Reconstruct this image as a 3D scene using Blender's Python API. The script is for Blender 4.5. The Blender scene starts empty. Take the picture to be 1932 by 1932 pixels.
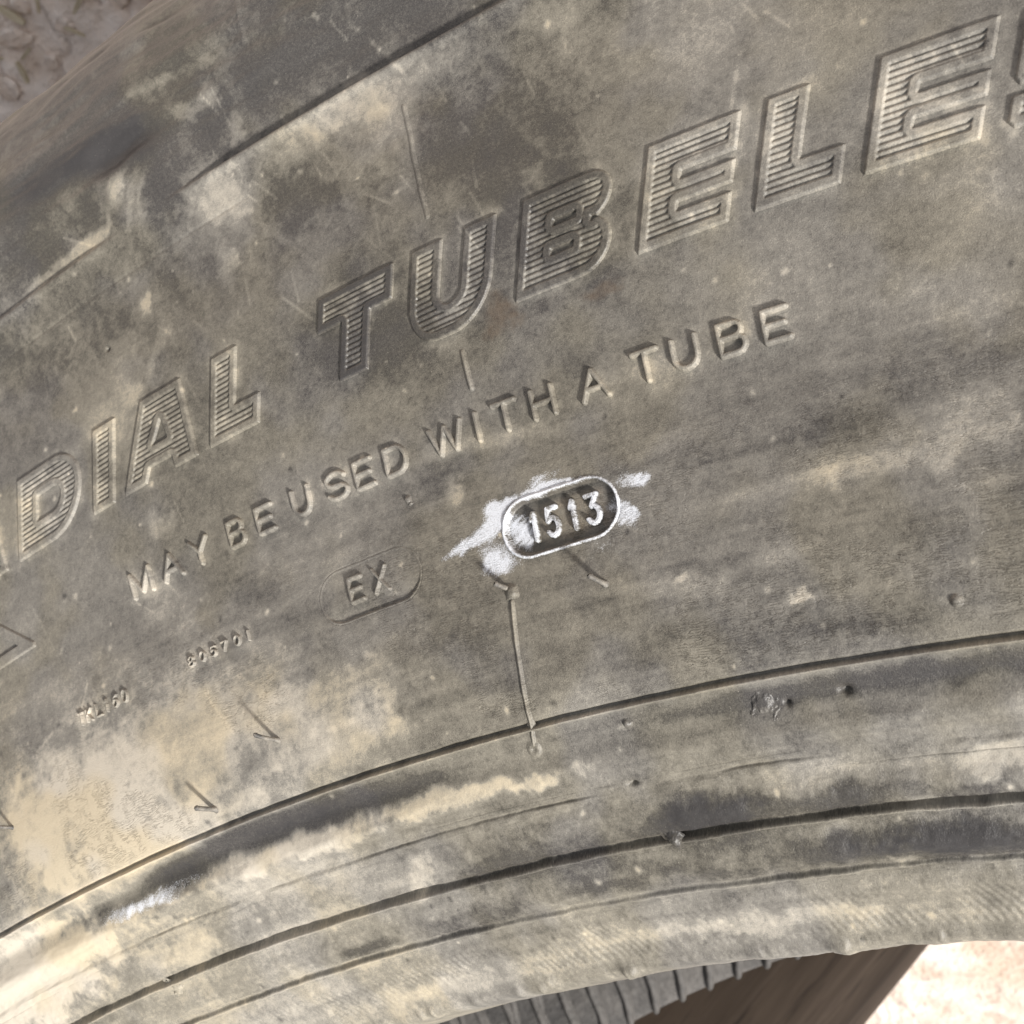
import bpy, math, random
import numpy as np
from mathutils import Matrix, Vector
random.seed(4)
SC = bpy.context.scene
COL = SC.collection
K = 1.25e-3            # metres per layout millimetre (bead radius 203 -> 0.254 m)

# ------------------------------------------------------------------ camera, sky, sun, exposure
CAM_POS=[0.0, 212.4408, 70.9361]
CAM_ROT=[[0.872731, 0.160816, 0.460954], [-0.061185, 0.972774, -0.223535], [-0.484352, 0.166882, 0.85881]]
KR=[195.0, 203.0, 208.0, 213.0, 219.0, 226.0, 234.0, 242.0, 250.0, 258.0, 266.0, 274.0, 282.0, 290.0, 298.0, 306.0]
KZ=[-7.001, -0.0, 4.407, 8.047, 10.962, 11.759, 11.891, 12.596, 13.242, 13.581, 15.909, 17.971, 20.032, 22.093, 24.154, 26.216]
TILT = math.radians(-55.0)
M_TYRE = Matrix.Translation((0, 0, 0.3915)) @ Matrix.Rotation(TILT, 4, 'X')
R_CAM = Matrix([[*CAM_ROT[i], CAM_POS[i] * K] for i in range(3)] + [[0, 0, 0, 1]])
cam_data = bpy.data.cameras.new('camera')
cam = bpy.data.objects.new('camera', cam_data); COL.objects.link(cam)
cam.matrix_world = M_TYRE @ R_CAM
cam_data.sensor_width = 36.0
cam_data.lens = 36.0 * 2184.0 / 1932.0
cam_data.clip_start = 0.005; cam_data.clip_end = 100.0
cam_data.dof.use_dof = True
cam_data.dof.focus_distance = 70.0 * K
cam_data.dof.aperture_fstop = 100.0
SC.camera = cam

EL, AZ = math.radians(21.0), math.radians(-45.0)        # towards the sun, in the tyre's own plane
L_loc = Vector((math.cos(EL) * math.cos(AZ), math.cos(EL) * math.sin(AZ), math.sin(EL)))
L = (M_TYRE.to_3x3() @ L_loc).normalized()
world = bpy.data.worlds.new('World'); SC.world = world; world.use_nodes = True
wt = world.node_tree
bg = wt.nodes['Background']
sky = wt.nodes.new('ShaderNodeTexSky'); sky.sky_type = 'NISHITA'; sky.sun_disc = False
sky.sun_elevation = math.asin(L.z)
sky.sun_rotation = math.atan2(L.x, L.y)
sky.air_density = 1.0; sky.dust_density = 3.0; sky.ozone_density = 0.6
haze = wt.nodes.new('ShaderNodeHueSaturation'); haze.inputs['Saturation'].default_value = 0.20   # thin high haze whitens the sky
wt.links.new(sky.outputs[0], haze.inputs['Color']); wt.links.new(haze.outputs[0], bg.inputs[0]); bg.inputs[1].default_value = 0.095
sun_data = bpy.data.lights.new('sun', 'SUN'); sun = bpy.data.objects.new('sun', sun_data); COL.objects.link(sun)
sun_data.energy = 4.7; sun_data.angle = math.radians(7.0); sun_data.color = (1.0, 0.962, 0.905)
sun.rotation_euler = L.to_track_quat('Z', 'Y').to_euler()
sun.location = (0.5, -0.5, 2)
SC.view_settings.view_transform = 'Standard'; SC.view_settings.look = 'None'
SC.view_settings.exposure = 0.50; SC.view_settings.gamma = 1.0
SC.view_settings.use_curve_mapping = False
SC.render.engine = 'CYCLES'

# ------------------------------------------------------------------ layout tables (tyre polar coordinates: degrees, layout mm)
DUST_SHADE=[(-11.905,269.59,0.2445,0.0411,-0.2625,-2.5298,0.35),(-12.062,266.9,0.4363,0.035,-0.2851,-1.6188,0.4),(-11.392,266.86,1.1265,-0.4512,-0.6147,-0.9942,0.5),(-11.493,264.32,0.7474,-0.3335,-0.2966,-0.5096,-0.5),
(-10.506,264.91,0.9423,-0.3885,-0.338,-0.5802,-0.5),(-11.065,263.52,1.2708,-0.5662,-0.3697,-0.6494,0.6),(-14.595,262.01,0.3962,0.0824,-0.0192,-1.9327,0.9),(-15.829,261.7,0.4556,0.1327,0.1341,-2.3952,0.8),
(-13.471,264.37,1.4567,-0.7246,-0.412,-0.6869,0.9),(-13.871,262.41,2.8583,-1.4805,-0.3502,-0.5978,0.6),(-13.31,262.75,2.9389,-1.472,-0.2357,-0.4046,0.4),(-13.123,262.31,2.3026,-1.1421,-0.2823,-0.4882,0.4),
(-14.15,263.91,0.791,-0.4114,-0.3157,-0.5254,-0.5),(-15.483,264.15,0.3106,-0.1696,-0.2338,-0.3783,-0.4),(-12.665,261.67,0.6051,-0.2869,-0.2346,-0.4107,-0.5),(-11.651,259.36,0.3697,-0.1431,-0.2775,-0.4933,0.6),
(-9.098,260.66,0.2241,0.0346,-0.0323,-0.7901,0.5),(-10.06,260.14,0.2324,0.0353,-0.0359,-0.6856,0.35),(-8.58,255.69,0.6358,-0.2752,-0.183,-0.2382,0.45),(-8.827,254.63,0.7026,-0.3739,-0.3307,-0.3757,-0.5),
(-10.377,256.06,0.3923,-0.0943,-0.2272,-0.4009,-0.5),(-13.69,255.16,1.5486,-0.3681,-0.7216,-1.223,1),(-11.893,254.4,1.2158,-0.2573,-0.4377,-0.7629,0.6),(-14.193,251.65,0.4917,-0.1169,-0.2093,-0.3708,0.5),
(-13.698,250.55,1.632,-1.0847,-0.3449,-0.4142,0.5),(-15.181,250.27,0.2366,-0.0632,-0.1537,-0.2766,0.35),(-6.444,249.64,1.3288,-0.2727,-0.6039,-1.2614,0.5),(-7.317,254.87,0.2515,-0.0489,-0.1763,-0.3233,-0.4),
(-6.299,254.19,0.2439,-0.0445,-0.1586,-0.2953,-0.3),(-6.892,250.51,0.3163,-0.062,-0.1909,-0.3845,-0.45),(-7.451,260.01,0.5165,0.0233,-0.1879,-1.1895,0.4),(-5.635,258.95,0.5649,0.0439,-0.1598,-1.2152,0.3),
(-9.686,246.13,0.2589,-0.0657,-0.1014,-0.2178,-0.3),(-6.147,245.23,0.2706,-0.0588,-0.1037,-0.2415,-0.4),(-8.078,245.43,0.2973,-0.0709,-0.1111,-0.2493,-0.25),(-8.317,241.51,0.8814,-0.2206,-0.5738,-1.3974,0.4),
(-8.82,235.22,0.5553,0.0714,-0.047,-1.6134,0.5),(-7.736,234.54,0.7289,0.0985,-0.0141,-2.1311,0.35),(-6.285,235.39,0.6268,0.0823,0.0146,-1.1057,0.35),(-5.416,235.52,0.8193,0.1083,0.0246,-0.8801,0.5),
(-8.787,232.55,1.2945,-0.2901,-0.3774,-1.1055,0.8),(-9.435,243.78,0.2076,-0.0537,-0.1477,-0.3344,-0.25),(-9.009,233.73,0.6395,-0.1539,-0.2507,-0.7122,-0.15),(-7.067,224.1,0.0843,-0.0004,-0.0257,-0.4121,-0.15),
(-5.777,223.16,0.2607,-0.0345,-0.2254,-1.5488,0.5),(-3.962,221.35,1.8849,0.4447,1.0291,-4.508,1.2),(-5.531,223.24,3.1193,-0.7071,-0.8482,-3.7545,0.7),(-2.003,227.74,0.2301,0.0347,0.0974,-0.6599,0.5),
(-1.395,227.19,0.5027,-0.0874,-0.0675,-0.3084,0.35),(-2.891,227.17,0.249,-0.0042,-0.0831,-1.6382,0.4),(-3.886,226.97,0.294,0.0039,-0.0466,-1.595,0.3),(-4.125,223.74,0.5778,-0.0146,-0.07,-1.6234,0.45),
(-2.574,229.71,0.1907,0.0044,-0.0231,-0.7849,-0.2),(-3.515,231.91,0.2402,-0.0031,-0.0668,-0.6771,-0.15),(-1.872,223.57,0.325,-0.061,-0.0889,-0.4704,-0.1),(-3.441,219.35,0.1428,-0.0161,-0.0213,-0.6375,-0.175),
(-15.909,253.81,0.2382,0.0332,-0.0946,-0.3576,-0.175),(-14.843,247.77,0.3208,-0.0975,-0.2003,-0.3816,0.4),(-14.514,239.1,0.8921,-0.3031,-0.3898,-0.8735,0.7),(-16.386,234.16,0.1687,0.0056,-0.0883,-0.4139,-0.225),
(-14.634,232.86,0.3562,-0.099,-0.2245,-0.5599,0.45),(-12.877,231.69,0.3537,-0.0872,-0.308,-0.8221,-0.225),(-11.719,228.19,0.27,0.0463,-0.0257,-0.7012,-0.15),(-15.308,223.45,0.064,0.0147,-0.001,-0.247,0.65),
(-17.798,223.09,0.1219,0.0554,0.027,-0.2763,0.8),(-12.526,223.17,0.1167,0.017,-0.0165,-0.7253,0.35),(-11.805,219.93,0.2169,0.0057,0.0039,-0.5177,0.6),(-14.088,220.37,0.2127,0.1376,0.3511,-1.0984,-0.7),
(-14.636,221.66,1.0989,-0.4287,-0.3071,-0.9794,-0.3),(-16.759,224.52,1.0022,-0.3373,-0.3691,-1.0318,-0.25),(-18.577,229.54,0.2119,0.0401,-0.0612,-0.4035,-0.225),(-15.26,221.16,0.4813,-0.207,-0.287,-0.9037,-0.4),
(-18.185,222.08,0.5464,0.0497,-0.0451,-0.4403,-0.4),(-14.845,217.72,0.3019,-0.0104,0.056,-1.69,-0.35),(-9.957,222.95,0.2156,0.0091,-0.0437,-0.8606,-0.175),(-10.644,219.72,0.3395,-0.1466,-0.1712,-0.674,-0.2),
(-11.189,220.62,0.5792,-0.225,-0.2653,-0.9941,0.4),(-5.669,219.85,0.1049,-0.0151,-0.051,-0.7142,-0.2),(-2.262,216.52,0.2099,-0.0247,0.0127,-1.8205,-0.3),(-20.862,214.04,0.116,-0.0101,0.0272,-0.4128,2.2),
(-13.629,214.9,0.121,-0.0375,-0.0321,-1.5626,1),(-10.348,215,0.1457,-0.0432,-0.0407,-1.8338,0.9),(-8.77,214.8,0.2207,-0.0744,-0.1437,-2.8061,0.6),(-16.993,215.01,0.1773,-0.0395,0.0289,-2.5008,0.6),
(-11.549,211.28,0.9264,-0.7422,-0.1344,-0.6134,0.8),(-16.94,211.34,0.4915,-0.5403,-0.2032,-0.6771,0.8),(-17.771,211.95,0.4678,-0.2441,-0.0622,-1.4577,0.5),(-10.243,210.71,0.2687,-0.1354,-0.0439,-0.8797,-0.5),
(-6.262,211.07,0.3068,-0.1067,-0.0184,-0.9607,-1.6),(-4.143,211.01,0.5381,-0.2161,-0.1102,-0.9729,-0.7),(-2.343,210.63,0.3585,-0.0833,-0.0296,-1.7072,-0.7),(-4.552,212.35,0.2681,-0.0665,-0.0004,-1.2207,0.5),
(-2.035,212.02,0.4623,-0.0968,-0.033,-1.4845,0.8),(-2.894,208.25,0.212,-0.0575,-0.0123,-1.1883,-1.6),(-3.603,207.9,0.9524,-0.3704,-0.122,-1.4158,1.2),(-4.745,208.34,0.3416,-0.1148,-0.0113,-1.3208,-0.7),
(-11.132,207.87,0.2544,-0.1295,0.0055,-1.4096,-0.6),(-13.458,208,0.35,-0.2003,-0.0109,-1.3676,-0.6),(-13.917,207.17,0.4108,-0.2566,-0.0277,-2.4664,0.5),(-8.413,208.38,0.2342,-0.0951,0.0277,-1.4815,-0.5),
(-14.159,210.24,0.2312,-0.1155,-0.0079,-1.5302,0.2),(-6.342,207.84,0.4706,-0.202,-0.0637,-2.0463,-0.4),(-9.659,204.4,0.0473,-0.0237,0.0317,-1.2585,0.4),(-4.879,204.37,0.0733,-0.0297,-0.0357,-1.5784,0.35),
(-10.897,224.35,1.6763,-0.4602,-0.8567,-2.9214,0.5),(-6.978,216.63,2.8509,-1.2733,-0.7878,-4.2051,0.8),(-11.768,240.63,0.2059,0.0217,-0.0483,-0.4413,0.15),(-11.501,231.9,0.2461,0.0413,-0.0299,-0.5464,0.2),
(-3.162,239.3,0.2316,-0.0066,-0.085,-0.5618,0.2),(-0.941,238.09,0.4581,-0.0758,-0.0708,-0.2228,0.2),(-1.691,235.06,0.3264,-0.0568,-0.1732,-0.5848,0.15),(-4.087,253.89,0.2432,0.0303,-0.0408,-0.4719,0.15),
(-2.328,250.35,0.3337,0.0185,-0.072,-0.5246,0.1),(-17.691,244.87,0.3423,-0.1206,-0.1933,-0.3673,0.25),(-9.541,217.04,0.2357,-0.0483,-0.0323,-1.5249,0.2),(-7.525,218.11,0.3179,-0.0509,-0.0287,-1.1624,0.35),
(-6.685,215.38,0.3669,-0.1065,-0.0926,-1.7638,-0.2),(-16.918,218.8,0.0993,0.0082,0.018,-0.5727,0.6),(-14.745,213.15,0.1038,-0.0373,-0.0038,-0.7703,0.35),(-17.175,230.94,0.169,0.0657,0.0022,-0.3923,0.35),
(-7.522,228.4,0.4175,0.0536,0.002,-1.192,-0.45),(-6.715,228.76,0.6083,0.0782,0.0179,-1.3125,-0.35),(-13.169,231.75,0.4611,0.0808,-0.0815,-1.0132,-0.15),(-6.566,220,0.4899,-0.1575,-0.1762,-0.8456,-0.15),
(-5.582,218.93,0.5171,-0.1728,-0.1643,-0.876,0.3)]  # dust and bare patches, with shade of the middle and bead hollow painted in
SMEAR_SHADE=[(-2.889,208.3,0.1885,-0.0511,-0.0107,-0.9911,-0.6),(-5.879,210.7,0.2116,-0.0707,-0.0092,-0.8279,-0.5),(-3.996,210.95,0.273,-0.0757,-0.0151,-1.1344,-0.4),(-9.657,209.92,0.1765,-0.0787,-0.0089,-0.8959,-0.3),
(-8.647,257.81,0.3542,-0.2255,-0.2271,-0.2586,0.35),(-11.869,259.45,0.3622,0.0043,-0.1102,-0.5199,0.35),(-9.238,260.23,0.2224,0.0352,-0.0285,-0.7012,0.3),(-2.406,233.6,0.1931,0.0031,-0.0221,-0.3884,0.12),
(-1.041,243.05,0.2926,-0.0475,-0.1074,-0.2884,0.15),(-3.606,237.47,0.225,-0.007,-0.0794,-0.5587,0.12),(-16.816,219.43,0.0768,0.0102,0.012,-0.4028,0.35),(-18.837,226.25,0.1599,0.061,-0.0006,-0.1999,0.35),
(-13.34,216.46,0.0964,-0.0229,-0.0354,-1.4223,-1.3),(-16.344,216.07,0.3327,-0.0951,-0.0513,-1.2394,-1.2),(-19.473,215.67,0.152,-0.0175,0.0365,-1.3153,-0.9),(-13.139,267.25,0.3137,0.022,-0.1054,-0.548,-1.3),
(-14.307,268.42,0.3041,0.035,-0.1322,-0.8069,-0.9),(-15.461,268.58,0.3728,-0.1777,-0.4086,-0.6104,-0.7),(-3.292,216.49,0.1013,-0.0154,-0.0218,-1.9423,-0.9),(-10.977,270.03,0.1696,0.002,-0.121,-0.4384,-0.1),
(-13.745,272.41,0.2125,0.0494,-0.0216,-0.394,-0.15),(-9.126,265.45,0.1857,0.0278,-0.0414,-0.5666,-0.1)]  # smears, plus the hollow's shaded side and broad light gradient painted as colour
CHALK_SHEEN=[(-8.207,229.91,1.3604,0.2323,0.0151,-1.1059,1),(-8.081,230.58,1.2709,0.4501,0.3606,-1.9341,0.7),(-8.71,229.13,0.5799,0.2323,0.5461,-2.5429,0.9),(-8.415,229.43,1.0014,0.4584,0.5189,-1.8727,1),
(-8.991,228.74,0.837,0.3367,0.7988,-3.8084,0.45),(-8.319,227.84,0.9892,-0.2261,-0.4051,-1.3693,1.15),(-8.273,227.05,0.8824,0.0532,-0.1026,-2.0478,1.1),(-8.234,230.69,1.8161,-0.381,-0.6429,-2.0032,0.5),
(-7.492,230.73,0.3627,0.0542,0.0176,-4.11,0.75),(-7.353,230.89,0.524,0.0778,0.0243,-4.1202,0.45),(-7.22,231.37,0.8618,0.2183,0.3335,-3.0288,0.42),(-7.465,231.27,1.6815,0.5828,0.577,-2.9337,0.4),
(-5.989,229.63,0.9844,-0.0124,-0.2927,-2.515,0.85),(-5.835,229.49,2.4899,-0.4892,-0.6736,-2.3494,0.6),(-6.185,227.76,1.7466,-0.3698,-0.4194,-1.5337,0.95),(-6.081,227.8,2.4596,-0.5173,-0.713,-2.6134,0.7),
(-6.591,226.37,0.9577,0.0526,-0.0489,-2.6764,0.28),(-7.878,228.85,1.4835,-0.3188,-0.2854,-0.9485,1.2),(-7.748,228.37,2.8026,-0.6111,-0.3335,-1.1301,0.8),(-6.321,228.69,2.5254,-0.5161,-0.6083,-2.1429,0.55),
(-6.433,228.51,3.012,-0.6221,-1.2125,-4.2813,0.4),(-7.055,230.8,0.8139,0.0624,-0.353,-6.279,0.4),(-17.937,215.24,0.4503,-0.1681,-0.1585,-2.6352,0.55),(-17.207,215.1,0.4159,-0.206,-0.2837,-2.6071,0.5),
(-16.824,215.14,0.4893,-0.1692,-0.1618,-3.7003,0.45),(-16.212,215.43,0.3998,-0.1258,-0.1355,-3.7395,0.4)]  # last four rows paint a pale sheen on the black bead band
RUST=[(-7.406,242.13,1.157,0.1366,-0.0408,-0.8074,1),(-5.874,241.12,1.0803,0.1308,-0.0344,-1.9073,0.7),(-8.791,258.51,0.2435,0.0348,-0.0364,-0.4507,0.25),(-7.596,241.22,1.3745,-0.3346,-0.6373,-1.5872,0.8)]
SPEW=[(-13.073,221.47),(-14.820,218.90),(-6.687,224.24),(-8.218,225.56),(-19.571,224.06)]
NUB=[(-2.035,219.68),(-6.965,216.59),(-9.641,233.11),(-4.873,216.24),(-6.973,210.00),(-8.586,216.38),(-8.186,225.33),(-17.941,209.62)]
PIT=[(-14.677,253.78),(-3.713,216.17),(-7.235,213.42),(-4.549,215.99)]
VENTA=[(-8.208,258.48),(-8.245,254.15),(-8.214,250.03)]
VENTB=[(-8.191,241.12),(-8.161,240.86),(-8.146,238.17)]
VENTC=[(-8.211,224.94),(-8.459,217.64),(-8.568,216.52)]
SHOULDER=[(-16.755,261.04),(-14.156,260.97),(-12.169,261.62),(-6.244,261.22),(-10.344,270.78),(-10.571,268.99),(-13.179,267.43),(-12.858,265.99)]
FLASH=[(-13.747,202.62),(-13.287,202.77),(-12.211,202.92),(-11.387,203.09),(-10.863,203.11),(-9.025,203.26),(-6.469,203.13),(-5.187,203.26),(-3.602,203.14)]
SCR=[(-16.961,231.00),(-17.325,228.74),(-18.022,229.04),(-18.685,228.06),(-17.441,234.11),(-17.232,235.22),(-3.569,248.75),(-3.339,251.64),(-7.382,255.41),(-7.293,254.43),(-8.035,260.19),(-8.722,265.61)]

# ------------------------------------------------------------------ noise
_rng = np.random.default_rng(11)
_T = _rng.random((256, 256))
def vnoise(x, y):
    xi = np.floor(x).astype(np.int64); yi = np.floor(y).astype(np.int64)
    fx = x - xi; fy = y - yi
    fx = fx * fx * fx * (fx * (fx * 6 - 15) + 10); fy = fy * fy * fy * (fy * (fy * 6 - 15) + 10)
    a = _T[xi & 255, yi & 255]; b = _T[(xi + 1) & 255, yi & 255]
    c = _T[xi & 255, (yi + 1) & 255]; d = _T[(xi + 1) & 255, (yi + 1) & 255]
    return (a * (1 - fx) + b * fx) * (1 - fy) + (c * (1 - fx) + d * fx) * fy
def fbm(x, y, oct=4, gain=0.55):
    s = 0.0; a = 1.0; t = 0.0
    for i in range(oct):
        ca, sa = math.cos(0.6 * i), math.sin(0.6 * i); f = 2.03 ** i
        s = s + a * vnoise((x * ca - y * sa) * f + 17.3 * i, (x * sa + y * ca) * f + 5.1 * i); t += a; a *= gain
    return s / t - 0.5
def sstep(a, b, x):
    t = np.clip((x - a) / (b - a), 0, 1); return t * t * (3 - 2 * t)

# ------------------------------------------------------------------ tyre profile: height of the sidewall above the bead plane
PR = np.array([201.2, 201.4, 201.7, 202.0, 202.3, 202.65, 203.2, 204.2, 206, 208, 210.5, 213, 216, 219, 222.5, 226, 230, 234, 238, 242, 246, 250, 254, 258, 262, 266, 270, 274, 278, 282, 285, 287.5, 289.5, 291.2])
_m0 = np.gradient(np.array(KZ), np.array(KR))
def _herm(X, Y, r):
    m = np.gradient(Y, X); i = np.clip(np.searchsorted(X, r) - 1, 0, len(X) - 2)
    h = X[i + 1] - X[i]; t = (r - X[i]) / h
    return (2*t**3-3*t**2+1)*Y[i] + (t**3-2*t**2+t)*h*m[i] + (-2*t**3+3*t**2)*Y[i+1] + (t**3-t**2)*h*m[i+1]
PZ = _herm(np.array(KR), np.array(KZ), PR)
for i_, z_ in zip(range(6), (-15.0, -11.0, -6.5, -3.4, -1.5, -0.55)): PZ[i_] = z_
for i_, z_ in zip(range(24, 34), (14.6, 15.5, 15.9, 15.6, 14.3, 11.3, 7.6, 3.6, -1.5, -8.5)): PZ[i_] = z_
_fr = np.concatenate([np.linspace(201.2, 203.5, 800)[:-1], np.linspace(203.5, 291.2, 6000)])
_fz = _herm(PR, PZ, _fr)
_al = np.concatenate([[0], np.cumsum(np.hypot(np.diff(_fr), np.diff(_fz)))])
_nr = -np.gradient(_fz, _al); _nz = np.gradient(_fr, _al)
_ll = np.hypot(_nr, _nz); _nr /= _ll; _nz /= _ll

def surf(th, r, h):
    """point on the sidewall at angle th (deg), radius r, raised by h along the surface normal -> tyre coordinates in metres"""
    z = np.interp(r, _fr, _fz); nr = np.interp(r, _fr, _nr); nz = np.interp(r, _fr, _nz)
    t = np.radians(th); rr = r + h * nr
    return np.stack([rr * np.sin(t), rr * np.cos(t), z + h * nz], -1) * K

def oval(th, r, c, half_len, half_h):
    """signed distance (mm, + inside) of a stadium centred at c=(deg, r)"""
    u = (th - c[0]) * math.pi / 180 * c[1]; v = r - c[1]
    return half_h - np.hypot(np.maximum(np.abs(u) - (half_len - half_h), 0), v)
DATE = ((-7.19, 228.80), 3.78, 1.80)
EXPO = ((-10.64, 228.70), 3.95, 1.72)

def relief(th, r):
    """moulded and worn relief of the sidewall itself (mm above the smooth profile)"""
    s = th * math.pi / 180 * 230.0
    h = 0.10 * fbm(s / 9, r / 9, 3) + 0.030 * fbm(s / 1.6, r / 1.6, 3)
    h += 0.012 * fbm(s / 0.35, r / 0.35, 2)
    # shallow hollow between the two bead ribs, worn lip below it
    am = 0.45 + 0.75 * sstep(-9.5, -11.5, th) + 0.65 * sstep(-6.5, -4.0, th) + 0.5 * fbm(s / 9 + 2, 0 * s, 2)
    h += am * (-0.26 * np.exp(-((r - 216.2) / 0.65) ** 2) + 0.30 * np.exp(-((r - 214.6) / 0.72) ** 2) * (1 + 0.6 * fbm(s / 2.5, r / 0.6, 3)))
    am2 = 0.5 + 0.9 * sstep(-9.0, -4.0, th)
    h += am2 * (0.30 * np.exp(-((r - 208.35) / 0.7) ** 2) + 0.26 * np.exp(-((r - 211.2) / 0.8) ** 2) + 0.18 * np.exp(-((r - 205.9) / 0.5) ** 2))
    rough = sstep(215.5, 213.5, r)
    h += rough * (0.13 * fbm(s / 2.2, r / 0.6, 4) + 0.07 * fbm(s / 0.5, r / 0.35, 3))
    # flash line of the bead, broken up
    h += 0.10 * sstep(213.25, 212.95, r + 0.25 * fbm(s / 6, 0 * s, 2)) * sstep(-0.10, 0.10, fbm(s / 4 + 9, 0 * s, 2) + 0.08)
    # woven fabric print near the bead toe
    ph = (s * 0.90 + (r - 204) * 0.55 + 0.6 * fbm(s / 5, r / 2, 2)) / 0.50
    fab = sstep(206.3, 205.6, r) * sstep(203.25, 203.7, r) * np.clip(0.45 + 2.8 * fbm(s / 5 + 40, r / 1.2, 3), 0, 1)
    h += fab * 0.038 * np.sin(2 * math.pi * ph) * (0.7 + 0.3 * np.sin(2 * math.pi * (r / 0.42 + 0.3 * np.sin(s))))
    # ragged rubber flash along the toe
    w = np.exp(-((r - 202.75) / 0.45) ** 2)
    e = 0.12 + 0.22 * np.clip(fbm(s / 1.1, 0 * s + 3.3, 3), -0.2, 1)
    for t0, r0 in FLASH:
        a = 0.10 + 0.22 * ((abs(t0) * 7.31) % 1.0)
        e = e + a * np.exp(-((th - t0) * 3.55 / (0.6 + 0.9 * ((abs(t0) * 3.7) % 1.0))) ** 2) * (1 + 1.6 * fbm(s / 0.5, 0 * s + 8, 2))
    h += w * e
    # shoulder step with a gap, mould parting line, hollow and seam on the shoulder
    rs = 261.3 + 0.25 * fbm(s / 12, 0 * s, 2)
    right = sstep(-12.9, -11.2, th) * (1 - 0.85 * sstep(-7.2, -5.0, th)); left = sstep(-13.6, -14.6, th)
    st = 0.75 * right + 0.34 * left
    h -= st * sstep(rs - 0.05, rs + 0.30, r) * (1 - 0.75 * sstep(rs + 2.0, rs + 8.0, r))
    h += 0.16 * (right + left) * np.exp(-((r - rs + 0.25) / 0.28) ** 2)
    h -= 0.06 * np.exp(-((r - 258.33) / 0.09) ** 2) * sstep(-10.5, -12, th)
    u = (th + 13.35) * 4.66; v = r - 267.3
    q = np.hypot((u + 0.9 * v) / 4.6, (v - 0.12 * u) / 1.7)
    h -= 0.8 * sstep(1.15, 0.1, q + 0.25 * fbm(s / 2, r / 2, 2)) * 0.7
    h += 0.10 * np.exp(-((th + 10.45 - 0.02 * (r - 270)) * 4.7 / 0.18) ** 2) * sstep(267.5, 269.5, r)
    h += 0.75 * fbm(s / 8 + r / 9, r / 2.4, 3) * sstep(261.5, 266, r)
    # pits
    for i, (t0, r0) in enumerate(PIT):
        d = np.hypot((th - t0) * math.pi / 180 * r0 / (1.0, 1.3, 2.2, 1.0)[i], r - r0); h -= 0.4 * np.exp(-(d / (0.16, 0.22, 0.13, 0.16)[i]) ** 2)
    return h

RIBS = ((217.54, 0.24, 0.10, 0.26, 0.14, 0.03, 0.0), (210.00, 0.30, 0.13, 0.34, 0.17, 0.08, 0.0), (207.03, 0.16, 0.11, 0.18, 0.13, 0.06, 1.6), (213.04, 0.03, 0.09, 0.10, 0.07, 0.16, 3.4))   # radius, ridge height, ridge width, groove depth, groove width, waver, breaks
def rib_centre(rb, s): return rb[0] + rb[5] * fbm(s / 11, 0 * s + rb[0], 2) * 2
def plug_cut(th, r):
    d = np.maximum(oval(th, r, *DATE), oval(th, r, *EXPO)); s = th * math.pi / 180 * 230
    c = -0.7 * sstep(-0.02, 0.10, d)
    for rb in RIBS: c = np.minimum(c, -0.6 * sstep(0.42, 0.24, np.abs(r - rib_centre(rb, s) - 0.04)))
    return c

# ------------------------------------------------------------------ dirt, chalk and rust on the rubber, with painted shade and sheen
def _blobs(tab, th, r, wx, wy, soft):
    acc = np.zeros_like(th)
    for t0, r0, a, b, c, d, v in tab:
        ds = (th - t0) * (math.pi / 180 * 230); dr = r - r0
        ext = 2.2 / max(1e-6, min(math.hypot(a, c), math.hypot(b, d)))
        m = (np.abs(ds) < ext + 3) & (np.abs(dr) < ext + 3)
        if not m.any(): continue
        x = ds[m] + wx[m] * 0.6; y = dr[m] + wy[m] * 0.6
        q = np.hypot(a * x + b * y, c * x + d * y)
        acc[m] += v * (1 - sstep(1 - soft, 1 + soft, q + 0.55 * wx[m]))
    return acc
PACK = []          # letters register here where loose dust has gathered
_sr = np.random.default_rng(5)
SPOTS = [(_sr.uniform(-22, 0.5), _sr.uniform(203, 268), math.cos(q), math.sin(q), _sr.uniform(0.05, 0.20), 0.05, _sr.choice([0.7, 0.5, 0.9, -0.5])) for q in _sr.uniform(0, 3.14, 230)]
SPOTS += [(_sr.uniform(-22, -13), _sr.uniform(224, 240), math.cos(q), math.sin(q), _sr.uniform(0.04, 0.09), _sr.uniform(0.5, 2.2), _sr.uniform(0.15, 0.4)) for q in _sr.normal(2.0, 0.35, 26)]
SPOTS += [(_sr.uniform(-16, 0), _sr.uniform(246, 266), math.cos(q), math.sin(q), _sr.uniform(0.04, 0.10), _sr.uniform(0.3, 1.6), _sr.uniform(0.15, 0.5)) for q in _sr.normal(1.9, 0.25, 60)]
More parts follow.
